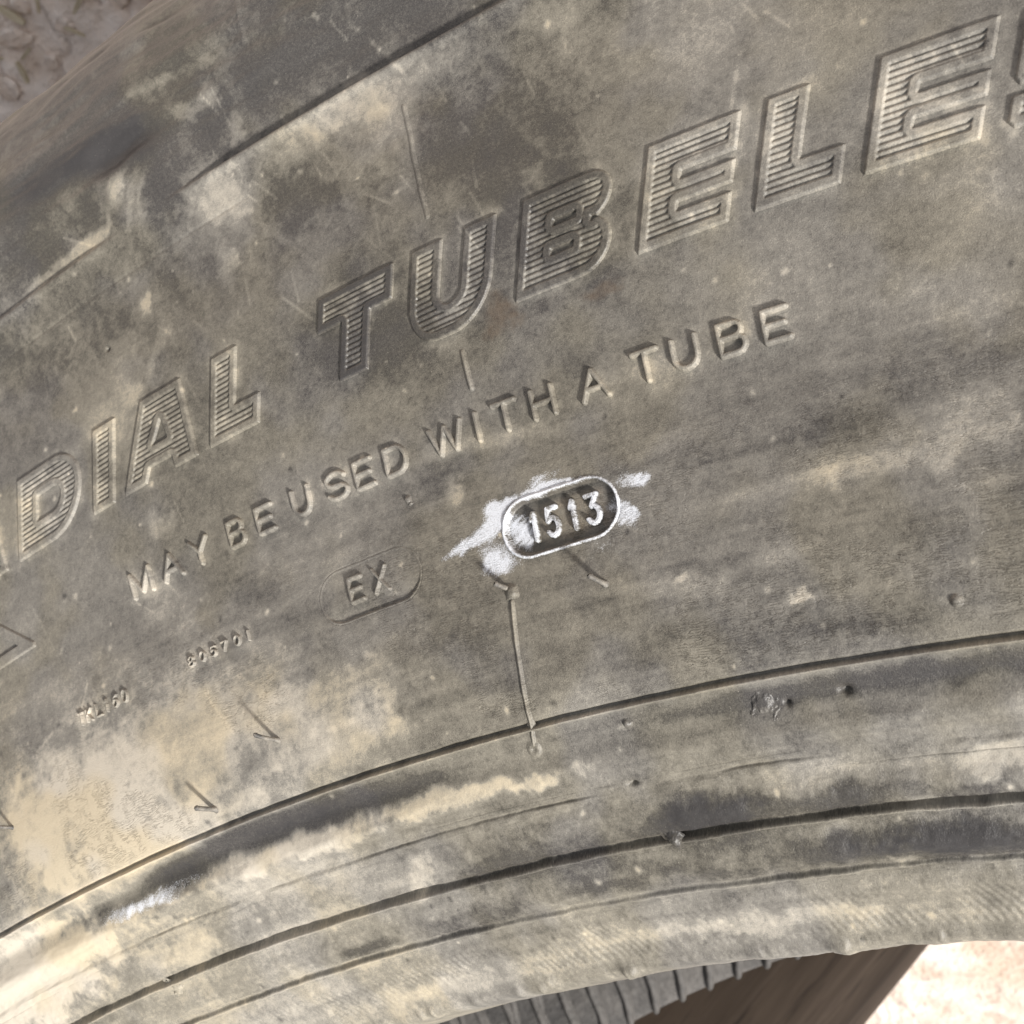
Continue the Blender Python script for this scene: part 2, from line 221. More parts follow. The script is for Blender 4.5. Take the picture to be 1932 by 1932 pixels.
def masks(th, r):
    s = th * (math.pi / 180 * 230)
    wx = fbm(s / 1.5, r / 1.5, 4, 0.68) * 2.3; wy = fbm(s / 1.5 + 31, r / 1.5 + 7, 4, 0.68) * 2.3
    big = fbm(s / 14 + 3, r / 14, 3); mid = fbm(s / 3.2, r / 3.2 + 50, 4); fine = fbm(s / 0.55, r / 0.55, 3)
    streak = fbm(s / 9 + r / 30, r / 0.9, 4)
    fine2 = fbm(s / 0.24 + 11, r / 0.24, 2); ridge = np.abs(fbm(s / 2.6 + 70, r / 2.6, 4))
    st2 = fbm(s / 3.5 + r / 18 + 9, r / 0.28, 3)
    dust_shade = 0.13 + 0.30 * big + 0.30 * mid + 0.30 * fine + 0.26 * fine2 + (0.46 * streak + 0.26 * st2) * sstep(240, 231, r) + 0.35 * (0.12 - ridge)
    dust_shade += 0.38 * fbm(s / 1.4 + 5, r / 0.8, 4) * sstep(216, 213, r)
    # fine brushed lines across the shoulder
    brush = fbm((s + 0.32 * (r - 250) + 1.2 * wx) / 0.45, r / 5, 3)
    dust_shade += 0.45 * brush * sstep(247, 255, r) + 0.45 * fbm(s / 2.2 + 15, r / 3.5, 4) * sstep(247, 255, r)
    dust_shade += 0.72 * _blobs(DUST_SHADE, th, r, wx, wy, 0.5) + _blobs(SMEAR_SHADE, th, r, wx * 0.3, wy * 0.3, 0.85) * (1 + 0.8 * fine)
    dust_shade += 0.12 * sstep(209, 204, r) + 0.10 * sstep(-8, -18, th) - 0.20 * sstep(255, 266, r) - 0.16 * sstep(235, 245, r) * sstep(-2.5, -8, th) + 0.12 * sstep(246, 254, r) * sstep(-6, -2, th) + 0.22 * sstep(228, 216, r) * sstep(-8, -16, th)  # broad light falloff painted in: upper left darker, lower left and upper right paler
    chalk = _blobs(CHALK_SHEEN, th, r, wx * 0.5, wy * 0.5, 0.75)  # chalk marks, and the painted sheen near the bead
    ck = fbm((s + 0.5 * (r - 229)) / 0.7, (r - 0.5 * s) / 0.18, 3)
    chalk = np.clip(chalk * (1 + 1.1 * ck + 0.5 * fine) * 0.95 - 0.06, 0, 1)
    rust = np.clip(_blobs(RUST, th, r, wx, wy, 0.6) * (0.9 + 1.6 * fine), 0, 1)
    black = np.clip(-0.9 * dust_shade - 0.15, 0, 1)
    # mud packed round the feet of the letters
    pk = np.clip(0.55 + 1.9 * mid + 0.9 * fine, 0, 1.2)
    for t0, t1, r0, r1, fn in PACK:
        m = (r > r0 - 0.8) & (r < r1 + 0.8)
        m[m] = (th[m] > t0 - 0.2) & (th[m] < t1 + 0.2)
        if m.any(): dust_shade[m] += 0.42 * pk[m] * np.exp(-(fn(th[m], r[m]) / 0.38) ** 2)
    # light scratches
    for a, b in ((0, 1), (2, 3), (4, 5), (6, 7), (8, 9), (10, 11)):
        (t0, r0), (t1, r1) = SCR[a], SCR[b]
        x = (th - t0) * 4.01; y = r - r0; ux = (t1 - t0) * 4.01; uy = r1 - r0; l2 = ux * ux + uy * uy
        k = np.clip((x * ux + y * uy) / l2, 0, 1); d = np.hypot(x - k * ux, y - k * uy)
        dust_shade += 0.45 * np.exp(-(d / 0.13) ** 2) * np.clip(0.7 + 1.5 * fine, 0, 1)
    # splashes of grit and stray scratches
    for t0, r0, a, b, sz, ln, v in SPOTS:
        m = np.abs(r - r0) < 0.4 + ln
        m[m] = np.abs(th[m] - t0) * 4.01 < 0.4 + ln
        if m.any():
            x = (th[m] - t0) * 4.01; y = r[m] - r0
            u = a * x + b * y; w = -b * x + a * y
            dust_shade[m] += v * np.exp(-(np.maximum(np.abs(u) - ln, 0) ** 2 + w * w) / sz ** 2 * (1 + 1.5 * fine[m]))
    return np.stack([np.clip(dust_shade, -0.25, 1.5), chalk, rust, black], -1)

# ------------------------------------------------------------------ materials
def nodes(name):
    m = bpy.data.materials.new(name); m.use_nodes = True
    nt = m.node_tree; b = nt.nodes['Principled BSDF']
    def N(t, **kw):
        n = nt.nodes.new('ShaderNode' + t)
        for k, v in kw.items(): setattr(n, k, v)
        return n
    def lk(a, b_): nt.links.new(a, b_)
    return m, nt, b, N, lk
def mathn(N, lk, op, a, b=None, clamp=False):
    n = N('Math', operation=op, use_clamp=clamp)
    for i, v in enumerate((a, b)):
        if v is None: continue
        if hasattr(v, 'is_linked') or not isinstance(v, (int, float)): lk(v, n.inputs[i])
        else: n.inputs[i].default_value = v
    return n.outputs[0]
def mixc(N, lk, f, a, b):
    n = N('Mix', data_type='RGBA')
    if isinstance(f, (int, float)): n.inputs[0].default_value = f
    else: lk(f, n.inputs[0])
    for i, v in ((6, a), (7, b)):
        if isinstance(v, tuple): n.inputs[i].default_value = (*v, 1)
        else: lk(v, n.inputs[i])
    return n.outputs[2]
def noise(N, lk, vec, scale, detail=4, rough=0.6, dist=0.0):
    n = N('TexNoise'); lk(vec, n.inputs['Vector']); n.inputs['Scale'].default_value = scale
    n.inputs['Detail'].default_value = detail; n.inputs['Roughness'].default_value = rough; n.inputs['Distortion'].default_value = dist
    return n.outputs['Fac']
def maprange(N, lk, v, a, b, c=0.0, d=1.0):
    n = N('MapRange'); lk(v, n.inputs[0])
    for i, q in enumerate((a, b, c, d)): n.inputs[i + 1].default_value = q
    n.clamp = True
    return n.outputs[0]

def rubber_material():
    m, nt, b, N, lk = nodes('dusty_rubber')
    at = N('Attribute', attribute_name='dirt_shade'); po = N('Attribute', attribute_name='polar')
    sep = N('SeparateColor'); lk(at.outputs['Color'], sep.inputs[0])
    dust_shade, chalk, rust, black = sep.outputs[0], sep.outputs[1], sep.outputs[2], at.outputs['Alpha']
    P = po.outputs['Vector']                                   # (arc mm, radius mm, relief mm)
    au = N('Attribute', attribute_name='aux'); sa = N('SeparateXYZ'); lk(au.outputs['Vector'], sa.inputs[0])
    hue, zone, warp = sa.outputs                               # hue drift, where the rubber is cracked, bend of the cracks
    n2 = noise(N, lk, P, 4.6, 3, 0.72); n3 = noise(N, lk, P, 12.5, 1, 0.6)
    # dust breaks up over the bare rubber at a scale below a millimetre
    k = mathn(N, lk, 'ADD', dust_shade, mathn(N, lk, 'MULTIPLY', mathn(N, lk, 'SUBTRACT', n2, 0.5), 0.75))
    k = mathn(N, lk, 'ADD', k, mathn(N, lk, 'MULTIPLY', mathn(N, lk, 'SUBTRACT', n3, 0.5), 0.70))
    k = maprange(N, lk, k, -0.35, 1.45)
    rub = mixc(N, lk, hue, (0.052, 0.047, 0.039), (0.050, 0.046, 0.044))
    film = mixc(N, lk, hue, (0.232, 0.212, 0.172), (0.228, 0.213, 0.186))               # thin grey film of dust
    mud = mixc(N, lk, hue, (0.445, 0.382, 0.280), (0.445, 0.402, 0.335))                 # thick dried mud
    c = mixc(N, lk, maprange(N, lk, k, 0.0, 0.52), rub, film)
    c = mixc(N, lk, maprange(N, lk, k, 0.46, 0.92), c, mud)
    c = mixc(N, lk, mathn(N, lk, 'MULTIPLY', black, 0.85, True), c, (0.033, 0.031, 0.032))
    c = mixc(N, lk, maprange(N, lk, n3, 0.72, 0.80, 0, 0.45), c, (0.40, 0.37, 0.31))      # grit
    c = mixc(N, lk, mathn(N, lk, 'MULTIPLY', rust, 0.6, True), c, (0.095, 0.066, 0.043))
    ch = mathn(N, lk, 'ADD', chalk, mathn(N, lk, 'MULTIPLY', mathn(N, lk, 'SUBTRACT', n3, 0.5), 1.3))
    ch = mathn(N, lk, 'ADD', ch, mathn(N, lk, 'MULTIPLY', mathn(N, lk, 'SUBTRACT', n2, 0.5), 0.6))
    ch = mathn(N, lk, 'MULTIPLY', maprange(N, lk, ch, 0.28, 0.98), maprange(N, lk, chalk, 0.02, 0.2))
    c = mixc(N, lk, mathn(N, lk, 'MULTIPLY', ch, 0.84), c, (0.68, 0.71, 0.77))
    lk(c, b.inputs['Base Color'])
    rg = mathn(N, lk, 'ADD', mathn(N, lk, 'MULTIPLY', black, -0.30), mathn(N, lk, 'ADD', mathn(N, lk, 'MULTIPLY', k, 0.34), 0.44))
    lk(mathn(N, lk, 'MAXIMUM', rg, 0.45), b.inputs['Roughness'])
    b.inputs['Specular IOR Level'].default_value = 0.48
    # fine weather cracks running round the tyre, in the flexing zone above the bead
    sp = N('SeparateXYZ'); lk(P, sp.inputs[0])
    cv = N('CombineXYZ'); lk(mathn(N, lk, 'MULTIPLY', sp.outputs[0], 0.95), cv.inputs[0])
    lk(mathn(N, lk, 'ADD', mathn(N, lk, 'MULTIPLY', sp.outputs[1], 7.5), mathn(N, lk, 'MULTIPLY', warp, 2.0)), cv.inputs[1])
    cn = noise(N, lk, cv.outputs[0], 1.0, 2, 0.55)
    crack = maprange(N, lk, mathn(N, lk, 'ABSOLUTE', mathn(N, lk, 'SUBTRACT', cn, 0.5)), 0.0, 0.045, 1.0, 0.0)
    crack = mathn(N, lk, 'MULTIPLY', crack, zone)
    hgt = mathn(N, lk, 'ADD', mathn(N, lk, 'MULTIPLY', n2, 0.026), mathn(N, lk, 'MULTIPLY', n3, 0.017))
    hgt = mathn(N, lk, 'SUBTRACT', hgt, mathn(N, lk, 'MULTIPLY', crack, 0.045))
    bp = N('Bump'); bp.inputs['Strength'].default_value = 1.0; bp.inputs['Distance'].default_value = K
    lk(hgt, bp.inputs['Height']); lk(bp.outputs[0], b.inputs['Normal'])
    return m
RUB = rubber_material()

def plain_rubber(name, c0, c1, scale, rough=0.75, bump=0.0006):
    m, nt, b, N, lk = nodes(name)
    tc = N('TexCoord'); P = tc.outputs['Object']
    n = noise(N, lk, P, scale, 5, 0.62); n2 = noise(N, lk, P, scale * 9, 3, 0.6)
    f = maprange(N, lk, mathn(N, lk, 'ADD', n, mathn(N, lk, 'MULTIPLY', mathn(N, lk, 'SUBTRACT', n2, 0.5), 0.4)), 0.34, 0.68)
    lk(mixc(N, lk, f, c0, c1), b.inputs['Base Color']); b.inputs['Roughness'].default_value = rough
    bp = N('Bump'); bp.inputs['Distance'].default_value = bump; lk(n2, bp.inputs['Height']); lk(bp.outputs[0], b.inputs['Normal'])
    return m
LINER = plain_rubber('inner_liner_rubber', (0.040, 0.038, 0.037), (0.125, 0.116, 0.108), 40)
CARC = plain_rubber('carcass_rubber', (0.09, 0.085, 0.085), (0.26, 0.235, 0.19), 22)

# ------------------------------------------------------------------ building helpers
def mesh_from(name, V, F, mat, smooth=True):
    me = bpy.data.meshes.new(name)
    V = np.asarray(V, dtype=np.float32); F = np.asarray(F, dtype=np.int32)
    me.vertices.add(len(V)); me.vertices.foreach_set('co', V.ravel())
    n = F.shape[1]
    me.loops.add(F.size); me.loops.foreach_set('vertex_index', F.ravel())
    me.polygons.add(len(F)); me.polygons.foreach_set('loop_start', np.arange(0, F.size, n, dtype=np.int32))
    me.polygons.foreach_set('use_smooth', np.full(len(F), smooth))
    me.update(calc_edges=True); me.validate()
    me.materials.append(mat)
    return me
def link(name, me, parent=None):
    o = bpy.data.objects.new(name, me); COL.objects.link(o)
    if parent is not None: o.parent = parent
    return o
def attrs(me, th, r, h, mk):
    a = me.attributes.new('dirt_shade', 'FLOAT_COLOR', 'POINT'); a.data.foreach_set('color', np.asarray(mk, np.float32).ravel())
    p = me.attributes.new('polar', 'FLOAT_VECTOR', 'POINT')
    s = th * math.pi / 180 * 230
    x = me.attributes.new('aux', 'FLOAT_VECTOR', 'POINT')
    zone = sstep(217.6, 219.0, r) * sstep(234.5, 228.5, r) * sstep(-0.12, 0.10, fbm(s / 4.5 + 3, r / 4.5, 2)) * sstep(-0.14, 0.06, fbm(s / 0.6, r / 0.6 + 8, 3))
    x.data.foreach_set('vector', np.stack([sstep(-0.12, 0.12, fbm(s / 6 + 60, r / 6, 3)), zone, fbm(s / 1.25 + 21, r / 1.25, 3) + 0.5], -1).astype(np.float32).ravel())
    p.data.foreach_set('vector', np.stack([s, r, 0 * h], -1).astype(np.float32).ravel())
def grid_faces(nr, nc):
    i = np.arange(nr * nc).reshape(nr, nc)
    return np.stack([i[:-1, :-1], i[:-1, 1:], i[1:, 1:], i[1:, :-1]], -1).reshape(-1, 4)
def patch(name, parent, t0, t1, r0, r1, step, hfun, tint=None, cut=-0.05, rstep=None, floor=None):
    """a raised (or sunk) piece of the sidewall: a small height field that dives under the surface at its rim"""
    rm = (r0 + r1) / 2
    nc = max(3, int(abs(t1 - t0) * math.pi / 180 * rm / step)); nr = max(3, int((r1 - r0) / (rstep or step)))
    TH, R = np.meshgrid(np.linspace(t0, t1, nc), np.linspace(r0, r1, nr))
    th, r = TH.ravel(), R.ravel()
    hl = hfun(th, r)
    base = relief(th, r) if floor is None else floor(th, r)
    V = surf(th, r, base + hl); F = grid_faces(nr, nc)
    keep = (hl[F] > cut).any(1); F = F[keep]
    used, inv = np.unique(F, return_inverse=True); F = inv.reshape(-1, 4)
    mk = masks(th[used], r[used])
    if tint: mk = tint(mk, th[used], r[used], hl[used])
    me = mesh_from(name, V[used], F, RUB); attrs(me, th[used], r[used], hl[used], mk)
    return link(name, me, parent)

# ------------------------------------------------------------------ the tyre
tyre = bpy.data.objects.new('tyre', None); COL.objects.link(tyre)
tyre.matrix_world = M_TYRE; tyre.empty_display_size = 0.1
tyre['label'] = 'worn dusty black tyre with moulded lettering and a chalked oval date code'
tyre['category'] = 'tyre'

def build_sidewall():
    n = int(_al[-1] / 0.105)
    rows = np.interp(np.linspace(0, _al[-1], n), _al, _fr)
    cols = np.concatenate([np.linspace(-34, -23.4, 60)[:-1], np.linspace(-23.4, 0.7, 905), np.linspace(0.7, 9, 50)[1:]])
    TH, R = np.meshgrid(cols, rows); th, r = TH.ravel(), R.ravel()
    h = relief(th, r)
    V = surf(th, r, h + plug_cut(th, r))
    me = mesh_from('sidewall', V, grid_faces(len(rows), len(cols)), RUB); attrs(me, th, r, h, masks(th, r))
    link('sidewall', me, tyre)

# the rest of the ring: far part of this sidewall, tread, far sidewall, far bead, inside liner
def ring(name, sec, t0, t1, nt_, mat, closed=False, wob=0.0):
    th = np.radians(np.linspace(t0, t1, nt_)); sec = np.array(sec, float)
    TH, I = np.meshgrid(th, np.arange(len(sec)))
    r = sec[I, 0]; z = sec[I, 1]
    if wob: 
        w = wob * fbm(TH * 60, I * 0.7, 3); r = r + w; z = z + w
    V = np.stack([r * np.sin(TH), r * np.cos(TH), z], -1).reshape(-1, 3) * K
    return link(name, mesh_from(name, V, grid_faces(len(sec), nt_), mat), tyre)
def smooth_sec(pts, n=6):
    p = np.array(pts, float); d = np.concatenate([[0], np.cumsum(np.hypot(*np.diff(p, axis=0).T))])
    t = np.concatenate([np.linspace(d[i], d[i + 1], n, endpoint=False) for i in range(len(d) - 1)] + [[d[-1]]])
    return np.stack([_herm(d, p[:, 0], t), _herm(d, p[:, 1], t)], -1)
side_sec = [(float(a), float(np.interp(a, _fr, _fz))) for a in np.concatenate([np.linspace(201.2, 203.4, 12), np.linspace(204, 291.2, 60)])]
th_a, th_b = 9.0, 326.0
def build_far_side():
    TH, R = np.meshgrid(np.linspace(th_a, th_b, 300), np.array([q[0] for q in side_sec])); th, r = TH.ravel(), R.ravel()
    h = relief(th, r) * 0.4
    me = mesh_from('sidewall', surf(th, r, h), grid_faces(len(side_sec), 300), RUB); attrs(me, th, r, h, masks(th, r))
    link('sidewall', me, tyre)
build_far_side()
ring('tread', smooth_sec([(291.2, -8.5), (292.6, -16), (293.4, -40), (293.6, -62), (293.4, -86), (292.4, -112), (289, -124)]), 0, 360, 361, CARC)
ring('sidewall', smooth_sec([(289, -124), (282, -132), (270, -137), (250, -139), (230, -137), (212, -131), (200, -125), (193.5, -120), (191.6, -114)]), 0, 360, 361, CARC)
LSEC = smooth_sec([(191.6, -114), (191.9, -110.5), (194.5, -108.5), (202, -106), (212, -104.5), (226, -110), (245, -118), (266, -118), (279, -108), (284, -90), (285, -62), (284, -36), (279, -18), (266, -3), (250, 1.5), (232, 0.5), (220, -2), (211, -9), (205.5, -17), (203.4, -23), (202.2, -23.8), (201.5, -21), (201.2, -15)])
ring('inner_liner', LSEC, 0, 360, 481, LINER)

# moulded vent ribs on the inside liner of the far bead: radial ribs with a slanted one in every bay
def liner_rib(name, pts, w, hgt):
    """pts: (deg, index along liner section); a low ridge of triangular section"""
    V = []; F = []
    for i, (t, k) in enumerate(pts):
        k0 = int(k); f = k - k0; p = LSEC[k0] * (1 - f) + LSEC[k0 + 1] * f; tg = LSEC[k0 + 1] - LSEC[k0]; tg /= np.hypot(*tg)
        nrm = np.array([-tg[1], tg[0]])
        if nrm[1] < 0: nrm = -nrm
        for dx, dh in ((-w, -0.2), (-w * 0.45, hgt * 0.8), (0, hgt), (w * 0.45, hgt * 0.8), (w, -0.2)):
            a = math.radians(t); q = p + nrm * dh
            x = q[0] * math.sin(a) + dx * math.cos(a); y = q[0] * math.cos(a) - dx * math.sin(a)
            V.append((x * K, y * K, q[1] * K))
        if i:
            for j in range(4): F.append((5 * i - 5 + j, 5 * i - 4 + j, 5 * i + 1 + j, 5 * i + j))
    return mesh_from(name, V, F, LINER)
me_rib = liner_rib('liner_rib', [(0 + 0.10 * (k - 13), k) for k in np.linspace(6, 42, 22)], 0.95, 1.2)
me_bar = liner_rib('liner_bar', [(0.4 + 1.7 * (k - 16) / 9, k) for k in np.linspace(16, 25, 8)], 0.6, 0.7)
for i in range(42):
    o = link('liner_rib', me_rib, tyre); o.rotation_euler.z = math.radians(56 - i * 1.5)
    if i % 3 != 1:
        o = link('liner_bar', me_bar, tyre); o.rotation_euler.z = math.radians(56 - i * 1.5)

# ------------------------------------------------------------------ moulded ribs that run round the sidewall
def ridge_tint(mk, th, r, h):
    mk = mk.copy(); mk[:, 0] = np.clip(mk[:, 0] + 0.22 * sstep(0.02, 0.16, h), -0.25, 1.5); mk[:, 3] *= 0.4; return mk
def circ_rib(rb, t0, t1):
    r0, hgt, wid, gd, gw, wave, brk = rb
    def hf(th, r):
        s = th * math.pi / 180 * 230
        x = r - rib_centre(rb, s)
        a = 1 + 0.5 * fbm(s / 3, 0 * s + 2 * r0, 3)
        if brk: a = a * np.clip((0.9 if brk < 2 else 0.25) + brk * fbm(s / 7 + 3, 0 * s + r0, 3), 0.02, 1.2)
        x = x + 0.05 * fbm(s / 0.9, 0 * s + 3 * r0, 3)
        h = hgt * a * np.exp(-(np.abs(x + 0.03) / wid) ** 2.4) - gd * a * np.exp(-(np.abs(x - 0.5 * wid - gw) / gw) ** 2.2)
        return h - 0.04 * sstep(0.46, 0.56, np.abs(r - r0 - 0.04)) + 0.004
    return patch('rib', tyre, t0, t1, r0 - 0.62, r0 + 0.70, 0.16, hf, ridge_tint, cut=-9, rstep=0.03)
for rb in RIBS: circ_rib(rb, -34, 9)
def nub(t0, r0, hgt, wid, rough=0.0, hole=0.0):
    dg = 180 / math.pi / r0
    def hf(th, r):
        u = (th - t0) / dg; v = r - r0; d = np.hypot(u, v) * (1 + rough * fbm(u / 0.4 + t0, v / 0.4, 3))
        return (hgt + 0.05) * np.exp(-(d / wid) ** 3.2) - 0.05 - hole * np.exp(-(d / (wid * 0.42)) ** 2)
    w = wid * 2.2
    return patch('vent_nub', tyre, t0 - w * dg, t0 + w * dg, r0 - w, r0 + w, 0.035, hf, None, cut=-0.045)
for (t0, r0), a in zip(NUB, ((0.22, 0.30), (0.22, 0.26, 0.8), (0.22, 0.28, 1.2), (0.20, 0.60, 1.6), (0.45, 0.42, 0.8), (0.16, 0.46, 0.2, 0.14), (0.26, 0.42, 0.5), (0.25, 0.4, 1.2))): nub(t0, r0, *a)
def vent_line(pts, hgt, wid, name='vent_rib'):
    t = np.array([q[0] for q in pts]); r_ = np.array([q[1] for q in pts]); o = np.argsort(r_); t, r_ = t[o], r_[o]
    def hf(th, r):
        c = np.interp(r, r_, t); u = (th - c) * math.pi / 180 * 230 - 0.06 * fbm(r / 1.3, r * 0, 2)
        e = sstep(r_[0] - 0.1, r_[0] + 0.1, r) * sstep(r_[-1] + 0.15, r_[-1] - 0.15, r)
        return (hgt * np.exp(-(u / wid) ** 2) * (1 + 0.5 * fbm(r / 0.7, r * 0 + 4, 2))) * e - 0.03
    return patch(name, tyre, t.min() - 0.2, t.max() + 0.2, r_[0] - 0.3, r_[-1] + 0.3, 0.045, hf, ridge_tint, cut=-0.024, rstep=0.12)
vent_line(VENTA, 0.11, 0.18); vent_line(VENTB[1:], 0.20, 0.17); vent_line(VENTC, 0.19, 0.13)

# ------------------------------------------------------------------ raised outline lettering: RADIAL TUBELESS
def poly_sd(x, y, polys):
    d = np.full(x.shape, 1e9); ins = np.zeros(x.shape, bool)
    for pl in polys:
        n = len(pl)
        for i in range(n):
            ax, ay = pl[i]; bx, by = pl[(i + 1) % n]
            ex, ey = bx - ax, by - ay
            k = np.clip(((x - ax) * ex + (y - ay) * ey) / (ex * ex + ey * ey + 1e-12), 0, 1)
            d = np.minimum(d, np.hypot(x - ax - k * ex, y - ay - k * ey))
            if abs(ey) > 1e-9:
                c = ((ay > y) != (by > y)) & (x < ex * (y - ay) / ey + ax); ins ^= c
    return np.where(ins, d, -d)
def arc(cx, cy, rx, ry, a0, a1, n=10):
    return [(cx + rx * math.cos(math.radians(a0 + (a1 - a0) * i / n)), cy + ry * math.sin(math.radians(a0 + (a1 - a0) * i / n))) for i in range(n + 1)]
H = 6.05; RB = 242.27; SH = 0.324
def E_(w): return [[(0, 0), (w, 0), (w, 1.70), (2.35, 1.70), (2.35, 2.12), (w, 2.12), (w, 3.46), (2.35, 3.46), (2.35, 3.88), (w, 3.88), (w, H), (0, H)]]
def L_(w): return [[(0, 0), (w, 0), (w, 2.1), (2.4, 2.1), (2.4, H), (0, H)]]
def T_(w): return [[(2.03, 0), (4.42, 0), (4.42, 3.75), (w, 3.75), (w, H), (0, H), (0, 3.75), (2.03, 3.75)]]
def I_(w): return [[(0, 0), (w, 0), (w, H), (0, H)]]
def U_(w): return [[(0, H), (0, 2.6)] + arc(2.6, 2.6, 2.6, 2.8, 180, 270)[1:] + arc(w - 2.6, 2.6, 2.6, 2.8, 270, 360) + [(w, H), (w - 2.35, H), (w - 2.35, 2.6)] + arc(w / 2, 2.6, w / 2 - 2.35, 0.75, 0, -180)[1:-1] + [(2.35, 2.6), (2.35, H)]]
def D_(w): return [[(0, 0), (w - 3, 0)] + arc(w - 3, 3, 3, 3.0, -90, 0)[1:] + arc(w - 3, H - 3, 3, 3.0, 0, 90) + [(0, H)], [(2.35, 2.15), (2.35, 3.9), (w - 3.0, 3.9)] + arc(w - 3.0, 3.02, 0.8, 0.88, 90, -90)[1:]]
def B_(w): return [[(0, 0), (w - 2, 0)] + arc(w - 1.75, 1.68, 1.75, 1.68, -90, 80)[1:] + arc(w - 1.85, 4.55, 1.6, 1.5, -75, 90) + [(0, H)], [(2.35, 3.72), (2.35, 4.02), (w - 2.6, 4.02), (w - 2.6, 3.72)], [(2.35, 2.02), (2.35, 2.32), (w - 2.6, 2.32), (w - 2.6, 2.02)]]
def A_(w): return [[(0, 0), (2.3, 0), (2.62, 0.95), (w - 2.62, 0.95), (w - 2.3, 0), (w, 0), (5.45, H), (1.55, H)], [(2.95, 2.45), (4.25, 2.45), (3.6, 3.9)]]
def R_(w): return [[(0, 0), (2.35, 0), (2.35, 1.6), (2.8, 1.6), (w - 2.6, 0), (w, 0), (w - 1.4, 2.1)] + arc(w - 1.85, 4.2, 1.75, 1.85, -70, 90) + [(0, H)], [(2.35, 3.7), (2.35, 4.1), (w - 2.6, 4.1), (w - 2.6, 3.7)]]
def S_(w): return [[(0.4, 0), (w - 0.4, 0), (w, 0.4), (w, 3.3), (w - 0.3, 3.46), (2.35, 3.46), (2.35, 3.88), (w, 3.88), (w, H - 0.4), (w - 0.4, H), (0.4, H), (0, H - 0.4), (0, 2.5), (0.3, 2.12), (w - 2.35, 2.12), (w - 2.35, 1.70), (0, 1.70), (0, 0.4)]]
DEG = 180 / math.pi / RB
def big_letter(kind, t0, w_deg, dark=0.0, hgt=0.21):
    w = w_deg / DEG; polys = [[(x + SH * y, y) for x, y in pl] for pl in kind(w)]
    def sd(th, r):
        v = r - RB; u = (th - t0) / DEG * (1 + 0 * v)
        return poly_sd(u, v, polys)
    PACK.append((t0, t0 + w_deg + SH * H * DEG, RB, RB + H, lambda th, r: np.maximum(-sd(th, r), 0)))
    def hf(th, r):
        d = sd(th, r); v = r - RB
        wob = 0.02 * fbm(th * 20, r * 5, 2)
        out = -0.12 + (hgt + 0.12) * sstep(-0.08, 0.15, d + wob)
        tri = np.abs(((v / 0.365) % 1.0) - 0.42); rid = np.clip(1.25 - tri * 3.0, 0, 1)
        inner = 0.04 + 0.115 * rid + 0.02 * fbm(th * 30, r * 6, 2)
        k = sstep(0.50, 0.62, d + wob)
        return out * (1 - k) + inner * k
    def tint(mk, th, r, h):
        d = sd(th, r); mk = mk.copy()
        band = sstep(0.02, 0.15, d) * (1 - sstep(0.45, 0.55, d)); core = sstep(0.55, 0.7, d)
        mk[:, 0] = np.clip(mk[:, 0] + core * 0.08 * (1 - dark) - dark * band * 0.7 - 0.18 * core * sstep(0.10, 0.03, h), -0.25, 1.5)  # hatch grooves darkened: their shade is put into the colour
        mk[:, 3] = np.clip(mk[:, 3] + dark * band * 0.55, 0, 1); return mk
    return patch('raised_letter', tyre, t0 - 0.10, t0 + w_deg + (SH * H + 0.3) * DEG, RB - 0.35, RB + H + 0.35, 0.058, hf, tint)
for kind, t0, w, dk in ((R_, -22.25, 1.62, 0), (A_, -19.83, 1.74, 0), (D_, -17.80, 1.66, 0), (I_, -15.845, 0.56, 0), (A_, -15.05, 1.735, 0), (L_, -13.063, 1.09, 0),
                        (T_, -10.82, 1.45, 1.1), (U_, -9.05, 1.48, 0.4), (B_, -7.145, 1.50, 0.35), (E_, -5.226, 1.32, 0), (L_, -3.571, 1.145, 0), (E_, -2.155, 1.39, 0), (S_, -0.49, 1.42, 0), (S_, 1.28, 1.42, 0)):
    big_letter(kind, t0, w, dk)

